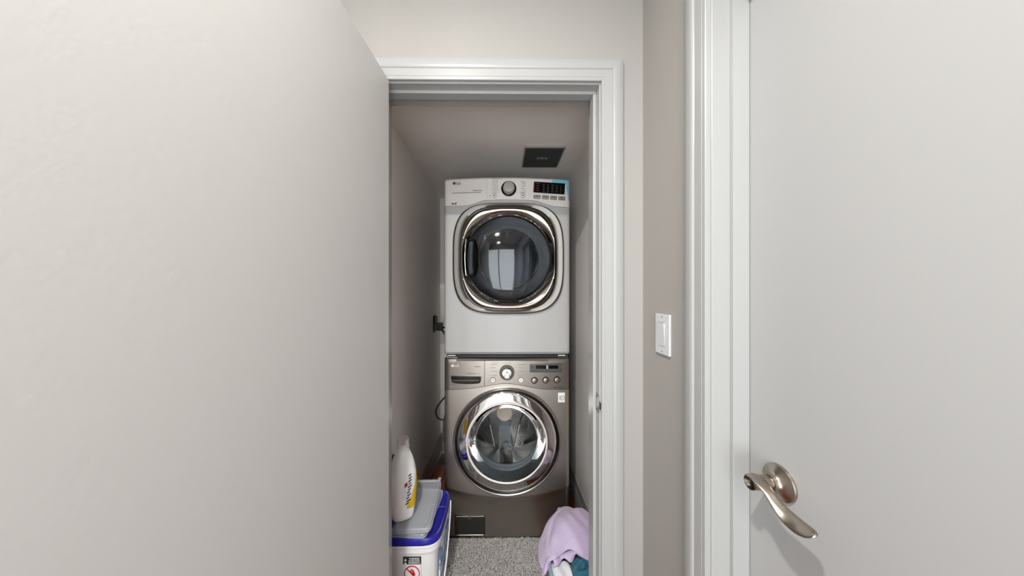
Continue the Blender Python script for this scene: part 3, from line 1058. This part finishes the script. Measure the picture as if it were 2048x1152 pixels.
# filter hatch, lower left
fy = w_y(U(939), V(1050))
fz0, fz1 = V(1071) - .010, V(1031) - .008
fh = MB().rbox(U(908.5), U(969.5), fy - .0035, fy + .01, fz0, fz1, .005, 2).build('filter_hatch', 'black_gloss', wsh)
MB().rbox(U(910), U(968), fy - .0055, fy, fz0 + .004, fz1 - .004, .004, 2).build('hatch_cover', 'filter_dark', fh)
MB().rbox(U(911), U(967), fy - .0062, fy - .003, fz1 - .0060, fz1 - .0047, .0004, 1).build('hatch_edge', 'button_grey', fh)
MB().rbox(U(910), U(966), fy - .0065, fy - .003, fz0 + .0032, fz0 + .0050, .0006, 1).build('hatch_edge', 'chrome_soft', fh)
MB().lathe([(.009, fy - .0065), (.0085, fy - .009), (.003, fy - .0095)], 'y', (U(938), 0, fz1 - .010), 20, False, True).build('hatch_latch', 'chrome_soft', fh, 40)


# ------------------------------------------------------------------ ceiling vent
vt = empty('ceiling_access_panel', (.2345, 1.687, CL_C))
tag(vt, 'dark grey square metal access panel on the closet ceiling', 'access panel')
MB().rbox(-.113, .113, -.126, .126, -.012, 0, .002, 1).build('panel_frame', 'vent_frame', vt)
MB().rbox(-.106, .106, -.119, .119, -.0145, -.010, .0015, 1).build('panel_door', 'vent_dark', vt)
lt = MB().rbox(-.030, .030, -.012, .012, -.0165, -.0140, .001, 1).build('latch_plate', 'vent_frame', vt)
MB().rbox(-.024, .024, -.008, .008, -.0172, -.0160, .0008, 1).build('latch_recess', 'vent_dark', lt)
MB().rbox(-.003, .003, -.020, .006, -.0185, -.0165, .0008, 1).build('latch_tongue', 'vent_frame', lt)

# ------------------------------------------------------------------ light switch
sw = empty('light_switch', (HALL_R, .803, 1.244))
tag(sw, 'white rocker light switch on the wall beside the closed door', 'light switch')
MB().rbox(-.0065, 0, -.035, .035, -.057, .057, .002, 2).build('cover_plate', 'switch_white', sw)
MB().rbox(-.0072, -.004, -.0170, .0170, -.0340, .0340, .0006, 1).build('rocker_frame', 'button_grey', sw)
mb = MB()
mb.add([(-.0070, -.0160, -.0325), (-.0070, .0160, -.0325), (-.0070, .0160, .0325), (-.0070, -.0160, .0325),
        (-.0078, -.0160, -.0325), (-.0078, .0160, -.0325), (-.0112, .0160, .0325), (-.0112, -.0160, .0325)],
       [(0, 1, 2, 3), (4, 7, 6, 5), (0, 4, 5, 1), (1, 5, 6, 2), (2, 6, 7, 3), (3, 7, 4, 0)])
mb.build('rocker', 'switch_white', sw)
for dz in (-.0485, .0485):
    MB().lathe([(.0027, -.0062), (.0027, -.0070)], 'x', (0, 0, dz), 12, True, True).build('screw', 'button_grey', sw)

# ------------------------------------------------------------------ outlet and cords
ot = empty('power_outlet', (CL_L, 2.24, 1.115))
tag(ot, 'black power outlet on the left closet wall beside the dryer', 'outlet')
MB().rbox(0, .006, -.045, .045, -.060, .068, .002, 2).build('outlet_plate', 'black_matte', ot)
MB().rbox(.005, .022, -.030, .030, .004, .060, .004, 2).build('receptacle', 'black_rubber', ot)
pc = empty('dryer_power_cord', (CL_L + .022, 2.24, 1.115))
tag(pc, 'thick black power cord plugged into the outlet beside the dryer', 'cord')
MB().rbox(.001, .045, -.028, .028, -.050, .010, .006, 2).build('plug', 'black_rubber', pc)
MB().tube(spline([(.030, 0, -.04), (.055, -.02, -.06), (.085, -.02, -.12), (.105, -.01, -.22), (.112, 0, -.36), (.13, .02, -.5), (.17, .05, -.56)], 40), .0075, 10).build('cable', 'black_rubber', pc, 60)
MB().tube(spline([(.034, .01, -.03), (.07, .0, -.03), (.10, .0, -.06), (.125, .02, -.14), (.15, .03, -.26)], 30), .007, 10).build('cable', 'black_rubber', pc, 60)
wcord = MB().tube(spline([(-.3210, 2.10, .63), (-.40, 2.08, .615), (-.462, 2.06, .55), (-.478, 2.05, .50), (-.455, 2.05, .455), (-.39, 2.06, .445), (-.3210, 2.10, .435)], 40), .006, 10)
tag(wcord.build('washer_power_cord', 'black_rubber', None, 60), 'thin black cord looping out beside the washer near the left wall', 'cord')
hose = MB().tube(spline([(-.331, 2.25, .50), (-.42, 2.24, .45), (-.452, 2.22, .35), (-.44, 2.22, .20), (-.42, 2.24, .06), (-.40, 2.30, .0115)], 40), .011, 12)
tag(hose.build('drain_hose', 'gasket', None, 60), 'grey ribbed drain hose bending down behind the washer', 'hose')
hose = MB().tube(spline([(.385, 2.20, 1.02), (.400, 2.12, .97), (.412, 2.08, .90), (.404, 2.06, .82), (.414, 2.05, .70), (.404, 2.05, .55), (.40, 2.08, .30), (.395, 2.1, .05)], 50), .013, 12)
tag(hose.build('supply_hose', 'black_rubber', None, 60), 'black hose hanging in the narrow gap right of the washer', 'hose')


# ------------------------------------------------------------------ pail, lids, bottles
def se_loop(cx, cy, rx, ry, n, z, seg=64):
    out = []
    for k in range(seg):
        a = 2 * PI * k / seg
        c, s = math.cos(a), math.sin(a)
        out.append((cx + rx * math.copysign(abs(c) ** (2 / n), c), cy + ry * math.copysign(abs(s) ** (2 / n), s), z))
    return out


pl = empty('detergent_pail', (-.388, 1.291, 0))
tag(pl, 'white square detergent pail with bright blue lid beside the washer', 'pail')
N = 5
MB().loft([se_loop(0, 0, .112, .126, N, .0), se_loop(0, 0, .115, .129, N, .004), se_loop(0, 0, .124, .138, N, .310), se_loop(0, 0, .125, .139, N, .315), se_loop(0, 0, .133, .147, N, .317),
           se_loop(0, 0, .134, .148, N, .333), se_loop(0, 0, .128, .142, N, .335), se_loop(0, 0, .128, .142, N, .340)], True, True).build('pail_body', 'bucket_white', pl, 40)
ld = MB().loft([se_loop(0, 0, .129, .143, N, .337), se_loop(0, 0, .136, .150, N, .338), se_loop(0, 0, .1365, .1505, N, .349)]).build('lid_lip', 'bucket_white', pl, 40)
lb = MB().loft([se_loop(0, 0, .1335, .1475, N, .345), se_loop(0, 0, .1345, .1485, N, .367), se_loop(0, 0, .132, .146, N, .373), se_loop(0, 0, .126, .140, N, .374), se_loop(0, 0, .118, .132, N, .367),
                se_loop(0, 0, .112, .126, N, .364), se_loop(0, 0, .02, .02, 2, .364)], False, True).build('lid', 'lid_blue', pl, 40)
# hinge groove across the lid
MB().rbox(-.112, .125, .030, .034, .364, .3715, .001, 1).build('lid_ridge', 'lid_blue', lb)
# bail handle hanging on the right side
MB().tube(spline([(.135, .100, .350), (.1385, .075, .315), (.139, .03, .235), (.1385, -.06, .145), (.130, -.140, .105), (.07, -.150, .092), (0, -.152, .088),
                  (-.07, -.150, .092), (-.130, -.140, .105), (-.1385, -.06, .145), (-.139, .03, .235), (-.1385, .075, .315), (-.135, .100, .350)], 96), .0034, 10).build('bail_handle', 'plastic_white', pl, 60)
# printed labels: the side picture and the front warning
MB().rbox(.1185, .1245, -.095, .105, .085, .285, .0006, 1, Matrix.Rotation(math.radians(1.6), 4, 'Y') @ Matrix.Translation((-.003, 0, 0))).build('side_label', 'label_blue', pl)
yl = -.1385
Mt = Matrix.Translation((0, yl, .315)) @ Matrix.Rotation(-math.radians(1.9), 4, 'X')


def lab(x0, x1, z0, z1, m, d, name, parent):
    return MB().rbox(x0, x1, -d, 0, z0 - .30, z1 - .30, .0001, 1, Mt).build(name, m, parent)


w0 = lab(-.012, .060, .150, .283, 'label_white', .0012, 'warning_label', pl)
lab(-.012, .060, .254, .283, 'label_black', .0016, 'warning_header', w0)
tx = text_part('warning_letters', 'WARNING', .0085, .012, .2735 - .30, -.0017, 'label_white', w0, bold=.0002)
tx.data.transform(Mt)
mb = MB()
for zz in (.268, .2625, .2575):
    x = .010
    while x < .055:
        wv = random.uniform(.003, .008)
        mb.rbox(x, min(.056, x + wv), -.0018, 0, zz - .30, zz + .0028 - .30, .0001, 1, Mt)
        x += wv + .0018
for zz in (.271, .2585):
    mb.add([tuple(Mt @ Vector(p)) for p in ((-.009, -.0018, zz - .30 - .004), (.004, -.0018, zz - .30 - .004), (-.0025, -.0018, zz - .30 + .007))], [(0, 1, 2)])
mb.build('warning_print', 'label_white', w0)
mb = MB()
pts = [tuple(Mt @ Vector((.024 + .030 * math.cos(2 * PI * i / 40), -.0016, .217 - .30 + .030 * math.sin(2 * PI * i / 40)))) for i in range(41)]
mb.tube(pts, .0020, 6)
mb.tube([tuple(Mt @ Vector((.024 + s * .021, -.0016, .217 - .30 - s * .021))) for s in (-1, 1)], .0020, 6)
mb.build('prohibition_sign', 'cap_red', w0)
mb = MB()
mb.tube([tuple(Mt @ Vector(p)) for p in ((.018, -.0014, -.068), (.026, -.0014, -.075), (.034, -.0014, -.088))], [.006, .008, .005], 8)
mb.build('warning_figure', 'cap_red', w0)


# translucent storage lids
def tray_lid(name, loc, rot, hx, hy, label, depth=.014):
    t = empty(name, loc)
    t.rotation_euler = rot
    tag(t, label, 'lid', 'clear plastic lids on the pail')
    b0 = MB().loft([se_loop(0, 0, hx, hy, 14, 0), se_loop(0, 0, hx, hy, 14, depth * .7), se_loop(0, 0, hx - .003, hy - .003, 9, depth), se_loop(0, 0, hx - .012, hy - .012, 9, depth),
                    se_loop(0, 0, hx - .016, hy - .016, 9, depth - .004), se_loop(0, 0, .02, .02, 2, depth - .004)], False, True).build('lid_sheet', 'lid_clear', t, 30)
    MB().loft([se_loop(0, 0, hx + .001, hy + .001, 9, 0), se_loop(0, 0, hx + .004, hy + .004, 9, 0), se_loop(0, 0, hx + .004, hy + .004, 9, .003), se_loop(0, 0, hx + .001, hy + .001, 9, .003)]).build('lid_flange', 'lid_clear', t, 30)
    return t


t = tray_lid('storage_lid', (-.375, 1.285, .3765), (math.radians(1.0), 0, math.radians(-4)), .075, .132, 'lower translucent plastic lid lying directly on the blue pail lid')
t = tray_lid('storage_lid', (-.372, 1.292, .4040), (math.radians(4.0), math.radians(1), math.radians(3)), .072, .140, 'upper translucent plastic lid under the white bottle')
MB().rbox(.055, .070, .128, .150, .008, .016, .003, 2).build('lid_tab', 'lid_clear', t)
for yy in (-.02, .07):
    MB().lathe([(.004, .013), (.004, .016), (.001, .017)], 'z', (.060, yy, 0), 12, False, True).build('lid_stud', 'lid_clear', t)

# big white bottle
bt = empty('detergent_bottle', (-.424, 1.218, .4135), math.radians(24))
tag(bt, 'white plastic jug with yellow label and red nozzle standing on the clear lids', 'bottle')
prof = [(.039, .031, 3.0, 0), (.043, .034, 3.0, .005), (.048, .036, 3.0, .04), (.051, .038, 2.9, .08), (.0555, .039, 2.8, .125), (.0560, .039, 2.7, .155), (.053, .038, 2.6, .19),
        (.047, .036, 2.4, .222), (.040, .033, 2.3, .247), (.031, .028, 2.1, .268), (.024, .023, 2, .283), (.021, .021, 2, .288), (.021, .021, 2, .292)]
body = MB().loft([se_loop(0, 0, a, b, n, z, 56) for a, b, n, z in prof], True, True).build('bottle_body', 'bottle_white', bt, 50)
MB().tube(spline([(-.046, -.006, .225), (-.060, -.010, .215), (-.066, -.012, .180), (-.064, -.012, .140), (-.054, -.008, .115)], 24), .010, 14).build('bottle_handle', 'bottle_white', bt, 60)
cap = MB().lathe([(.025, .284), (.026, .290), (.026, .297), (.022, .300), (.021, .308), (.017, .312), (.016, .314)], 'z', (0, 0, 0), 36, False, True).build('collar', 'bottle_white', bt, 35)
MB().lathe([(.0262, .294), (.0245, .324), (.0225, .329), (.014, .330)], 'z', (0, 0, 0), 36, False, True).build('clear_cap', 'cap_clear', bt, 40)
MB().rbox(-.008, .010, -.0215, .004, .304, .322, .004, 2).build('nozzle', 'cap_red', bt, 50)
# label: follows the front of the body
def bottle_label(z_of, m, name, parent, out, a0, a1, nn=20):
    mb = MB()
    v = []
    zz = [p[3] for p in prof]
    for i in range(nn + 1):
        a = a0 + (a1 - a0) * i / nn
        zb_, zt_ = z_of(i / nn)
        for j in range(9):
            z = zb_ + (zt_ - zb_) * j / 8
            rx = float(np.interp(z, zz, [p[0] for p in prof])) + out
            ry = float(np.interp(z, zz, [p[1] for p in prof])) + out
            n = float(np.interp(z, zz, [p[2] for p in prof]))
            c, s = math.cos(a), math.sin(a)
            v.append((rx * math.copysign(abs(c) ** (2 / n), c), ry * math.copysign(abs(s) ** (2 / n), s), z))
    f = [(i * 9 + j, (i + 1) * 9 + j, (i + 1) * 9 + j + 1, i * 9 + j + 1) for i in range(nn) for j in range(8)]
    mb.add(v, f)
    return mb.build(name, m, parent, 60)


lbl = bottle_label(lambda s: (.050 + .045 * (1 - s) ** 2, .135 + .075 * math.sqrt(s)), 'label_white', 'label', bt, .0008, -1.62, .6)
bottle_label(lambda s: (.046 + .012 * abs(s - .3), .056 + .165 * min(1, 1.5 * s)), 'label_yellow', 'label_band', lbl, .0013, -1.46, .5)
rr_ = random.Random(8)
for i_ in range(11):
    z0 = .066 + .0115 * i_
    a0 = -1.52 + .020 * i_ + (.03 if i_ % 2 else 0)
    m_ = 'label_black' if i_ in (0, 1, 4, 6, 8, 9) else 'trigger_blue'
    bottle_label(lambda s, z0=z0: (z0 + .006 * s, z0 + .0055 + .006 * s), m_, 'label_print', lbl, .0017, a0, a0 + rr_.uniform(.16, .30), 6)
bottle_label(lambda s: (.140 + .006 * s, .155 + .006 * s), 'cap_red', 'label_mark', lbl, .0018, -1.55, -1.42, 6)

# a second bottle half hidden behind the door edge
sb = empty('spray_bottle', (-.492, 1.352, .3755), math.radians(-60))
tag(sb, 'spray bottle with dark blue trigger head, mostly hidden behind the white jug', 'bottle')
MB().lathe([(.027, 0), (.029, .004), (.029, .11), (.024, .145), (.012, .165), (.012, .18)], 'z', (0, 0, 0), 32, True, True).build('bottle_body', 'plastic_white', sb, 40)
MB().lathe([(.0145, .172), (.0145, .192), (.010, .196)], 'z', (0, 0, 0), 24, True, True).build('collar', 'label_yellow', sb, 40)
hd_ = MB().rbox(-.014, .014, -.034, .016, .195, .222, .006, 2).build('spray_head', 'trigger_blue', sb, 40)
MB().rbox(-.006, .006, -.030, -.022, .158, .197, .003, 2).build('trigger', 'trigger_blue', hd_)
MB().rbox(-.007, .007, -.042, -.033, .203, .217, .002, 1).build('nozzle', 'label_black', hd_)


# ------------------------------------------------------------------ rug
rug = empty('floor_mat', (-.045, 1.333, 0))
tag(rug, 'grey flecked shaggy bath mat on the floor before the washer', 'rug')
RX, RY = .262, .238
MB().loft([se_loop(0, 0, RX, RY, 14, .0008), se_loop(0, 0, RX, RY, 14, .007), se_loop(0, 0, RX - .003, RY - .003, 14, .009), se_loop(0, 0, .02, .02, 2, .009)], True, True).build('mat_base', 'rug_base', rug, 40)


def blades(points, normals, length, width, lean, name, m, parent):
    n = len(points)
    d = RNG.normal(0, lean, (n, 3))
    tip = points + (normals + d) * (length * RNG.uniform(.65, 1.2, n))[:, None]
    s = RNG.normal(0, 1, (n, 3))
    s -= normals * (s * normals).sum(1)[:, None]
    s /= np.linalg.norm(s, axis=1)[:, None] + 1e-9
    mid = points * .45 + tip * .55
    v = np.empty((n, 4, 3))
    v[:, 0] = points - s * width
    v[:, 1] = points + s * width
    v[:, 2] = mid + s * width * 1.1
    v[:, 3] = tip
    me = bpy.data.meshes.new(name)
    idx = np.arange(n * 4).reshape(n, 4)
    me.from_pydata(v.reshape(-1, 3).tolist(), [], idx.tolist())
    me.materials.append(MATS[m])
    o = bpy.data.objects.new(name, me)
    o['kind'] = 'stuff'
    return link(o, parent)


n = 170000
pp = np.column_stack([RNG.uniform(-RX + .003, RX - .003, n), RNG.uniform(-RY + .003, RY - .003, n), np.full(n, .0085)])
nn_ = np.tile(np.array([[0, 0, 1.0]]), (n, 1))
blades(pp, nn_, .0036, .0011, .8, 'mat_pile', 'rug_pile', rug)


# ------------------------------------------------------------------ basket and laundry
bk = empty('laundry_basket', (.3230, 1.1960, 0))
tag(bk, 'pale white plastic laundry basket by the right closet wall', 'basket')
N = 6
MB().loft([se_loop(0, 0, .108, .112, N, .0), se_loop(0, 0, .114, .118, N, .012), se_loop(0, 0, .130, .134, N, .250), se_loop(0, 0, .126, .130, N, .250), se_loop(0, 0, .110, .114, N, .014),
           se_loop(0, 0, .02, .02, 2, .014)], True, True).build('basket_body', 'basket', bk, 40)
MB().loft([se_loop(0, 0, .126, .130, N, .248), se_loop(0, 0, .136, .140, N, .246), se_loop(0, 0, .1375, .1415, N, .256), se_loop(0, 0, .132, .136, N, .262), se_loop(0, 0, .126, .130, N, .258),
           se_loop(0, 0, .126, .130, N, .248)]).build('basket_rim', 'basket_rim', bk, 40)


def sample_mesh(me, n, cond=None):
    me.calc_loop_triangles()
    tv = np.array([[me.vertices[i].co[:] for i in t.vertices] for t in me.loop_triangles])
    cr = np.cross(tv[:, 1] - tv[:, 0], tv[:, 2] - tv[:, 0])
    ar = np.linalg.norm(cr, axis=1)
    pick = RNG.choice(len(tv), n, p=ar / ar.sum())
    a, b = RNG.uniform(0, 1, n), RNG.uniform(0, 1, n)
    fl_ = a + b > 1
    a[fl_], b[fl_] = 1 - a[fl_], 1 - b[fl_]
    p = tv[pick, 0] + (tv[pick, 1] - tv[pick, 0]) * a[:, None] + (tv[pick, 2] - tv[pick, 0]) * b[:, None]
    nr = cr[pick] / (ar[pick][:, None] + 1e-12)
    return p, nr


def cloth(name, fn, nu, nv, m, label, thick, pile, loc):
    """draped cloth from fn(u, v) -> point, given thickness and a short pile"""
    t = empty(name, loc)
    tag(t, label, 'towel')
    grid = [[Vector(fn(i / nu, j / nv)) for j in range(nv + 1)] for i in range(nu + 1)]
    v = []
    nrm = []
    for i in range(nu + 1):
        for j in range(nv + 1):
            a = grid[min(i + 1, nu)][j] - grid[max(i - 1, 0)][j]
            b = grid[i][min(j + 1, nv)] - grid[i][max(j - 1, 0)]
            q = a.cross(b)
            nrm.append(q.normalized() if q.length > 1e-9 else Vector((0, 0, 1)))
            v.append(grid[i][j])
    top = [tuple(p) for p in v]
    bot = [tuple(p - q * thick) for p, q in zip(v, nrm)]
    w = nv + 1
    f = [(i * w + j, (i + 1) * w + j, (i + 1) * w + j + 1, i * w + j + 1) for i in range(nu) for j in range(nv)]
    nb = len(top)
    f += [tuple(reversed([k_ + nb for k_ in q])) for q in f]
    rim = [(i, 0) for i in range(nu)] + [(nu, j) for j in range(nv)] + [(i, nv) for i in range(nu, 0, -1)] + [(0, j) for j in range(nv, 0, -1)]
    for k_ in range(len(rim)):
        a, b = rim[k_], rim[(k_ + 1) % len(rim)]
        ia, ib = a[0] * w + a[1], b[0] * w + b[1]
        f.append((ia, ia + nb, ib + nb, ib))
    mb = MB().add(top + bot, f)
    o = mb.build('towel_cloth', m, t, 180)
    if pile:
        p, nr = sample_mesh(o.data, pile[1])
        blades(p, nr, pile[2], .0007, .8, 'towel_pile', pile[0], t)
    return t


def sstep(a, b, x):
    t = min(1, max(0, (x - a) / (b - a)))
    return t * t * (3 - 2 * t)


# control net, back row to front row, right to left: the towel lies over the laundry and hangs over the left rim
TW = [[(.460, 1.395, .250), (.40, 1.408, .276), (.34, 1.412, .297), (.292, 1.410, .303), (.262, 1.398, .280)],
      [(.462, 1.350, .285), (.39, 1.355, .320), (.32, 1.360, .330), (.262, 1.360, .314), (.224, 1.345, .266)],
      [(.462, 1.290, .292), (.38, 1.290, .330), (.30, 1.295, .338), (.212, 1.290, .312), (.159, 1.275, .252)],
      [(.462, 1.220, .285), (.38, 1.225, .314), (.295, 1.235, .318), (.197, 1.220, .298), (.153, 1.205, .236)],
      [(.462, 1.155, .264), (.36, 1.150, .268), (.285, 1.195, .282), (.206, 1.163, .282), (.164, 1.143, .236)],
      [(.460, 1.172, .246), (.36, 1.176, .250), (.285, 1.216, .262), (.206, 1.172, .262), (.168, 1.146, .214)]]
TW_ROWS = [[list(p) for p in spline(r, 60)] for r in TW]
TW_GRID = [[list(p) for p in spline([TW_ROWS[q][i] for q in range(6)], 70)] for i in range(61)]


def towel_fn(u, v):
    i, j = int(round(u * 60)), int(round(v * 70))
    x, y, z = TW_GRID[i][j]
    a, b = u * 2 - 1, v * 2 - 1
    z += .0045 * math.sin(5.2 * a + 3.6 * b + .6) + .003 * math.sin(8.5 * a - 6.0 * b) + .0015 * math.sin(17 * a + 11 * b)
    z -= .008 * math.exp(-((a - .45 - .18 * b) / .05) ** 2) * sstep(1.0, .2, abs(b))
    x += .003 * math.sin(9 * b + 2)
    y += .003 * math.sin(12 * a)
    return (x, y, z)


tw = cloth('lavender_towel', towel_fn, 60, 70, 'towel', 'crumpled lavender terry towel heaped over the laundry basket', .012, None, (0, 0, 0))
# a fold of the same towel tucked under its front edge
def fold_fn(u, v):
    t = u
    c = Vector((.204 + .100 * t, 1.172 + .022 * t + .006 * math.sin(5 * t), .252 + .016 * t))
    ang = -.5 + 4.2 * v
    r = .016 + .007 * math.sin(3 * PI * t + .4) + .003 * math.sin(11 * t + 3 * v)
    return (c.x + .006 * math.sin(7 * v + 4 * t), c.y - r * math.cos(ang) * .9, c.z + r * math.sin(ang) * .8)


grid_f = [[fold_fn(i / 30, j / 20) for j in range(21)] for i in range(31)]
mbf = MB().loft(grid_f, False, False, closed=False)
of = mbf.build('towel_fold', 'towel', tw, 180)


def teal_fn(u, v):
    a = (u - .5) * 2
    b = (v - .5) * 2
    x = .352 - .075 * a
    y = 1.135 - .060 * b
    z = .262 - .012 * a * a - .014 * b * b
    r2 = ((a - .35) / .45) ** 2 + ((b + .1) / .5) ** 2
    z += .018 * math.exp(-r2) * math.cos(7 * math.sqrt(r2))
    z += .006 * math.sin(7 * a + 2 * b) + .004 * math.sin(11 * b - 3 * a)
    e = max(sstep(.8, 1, abs(a)), sstep(.8, 1, abs(b)))
    z -= .022 * e
    return (x, y, z)


te = cloth('teal_towel', teal_fn, 60, 60, 'teal_cloth', 'dark teal cloth tucked in front of the lavender towel in the basket', .010, None, (0, 0, 0))


def white_fn(u, v):
    a = (u - .5) * 2
    b = (v - .5) * 2
    x = .240 - .046 * a
    y = 1.133 - .072 * b
    z = .244 - .008 * a * a - .01 * b * b + .003 * math.sin(5 * a + 3 * b)
    z -= .02 * max(sstep(.8, 1, abs(a)), sstep(.8, 1, abs(b)))
    return (x, y, z)


wt = cloth('white_cloth', white_fn, 30, 30, 'white_cloth', 'smooth white cloth at the left front inside the laundry basket', .008, None, (0, 0, 0))
wt['category'] = 'cloth'
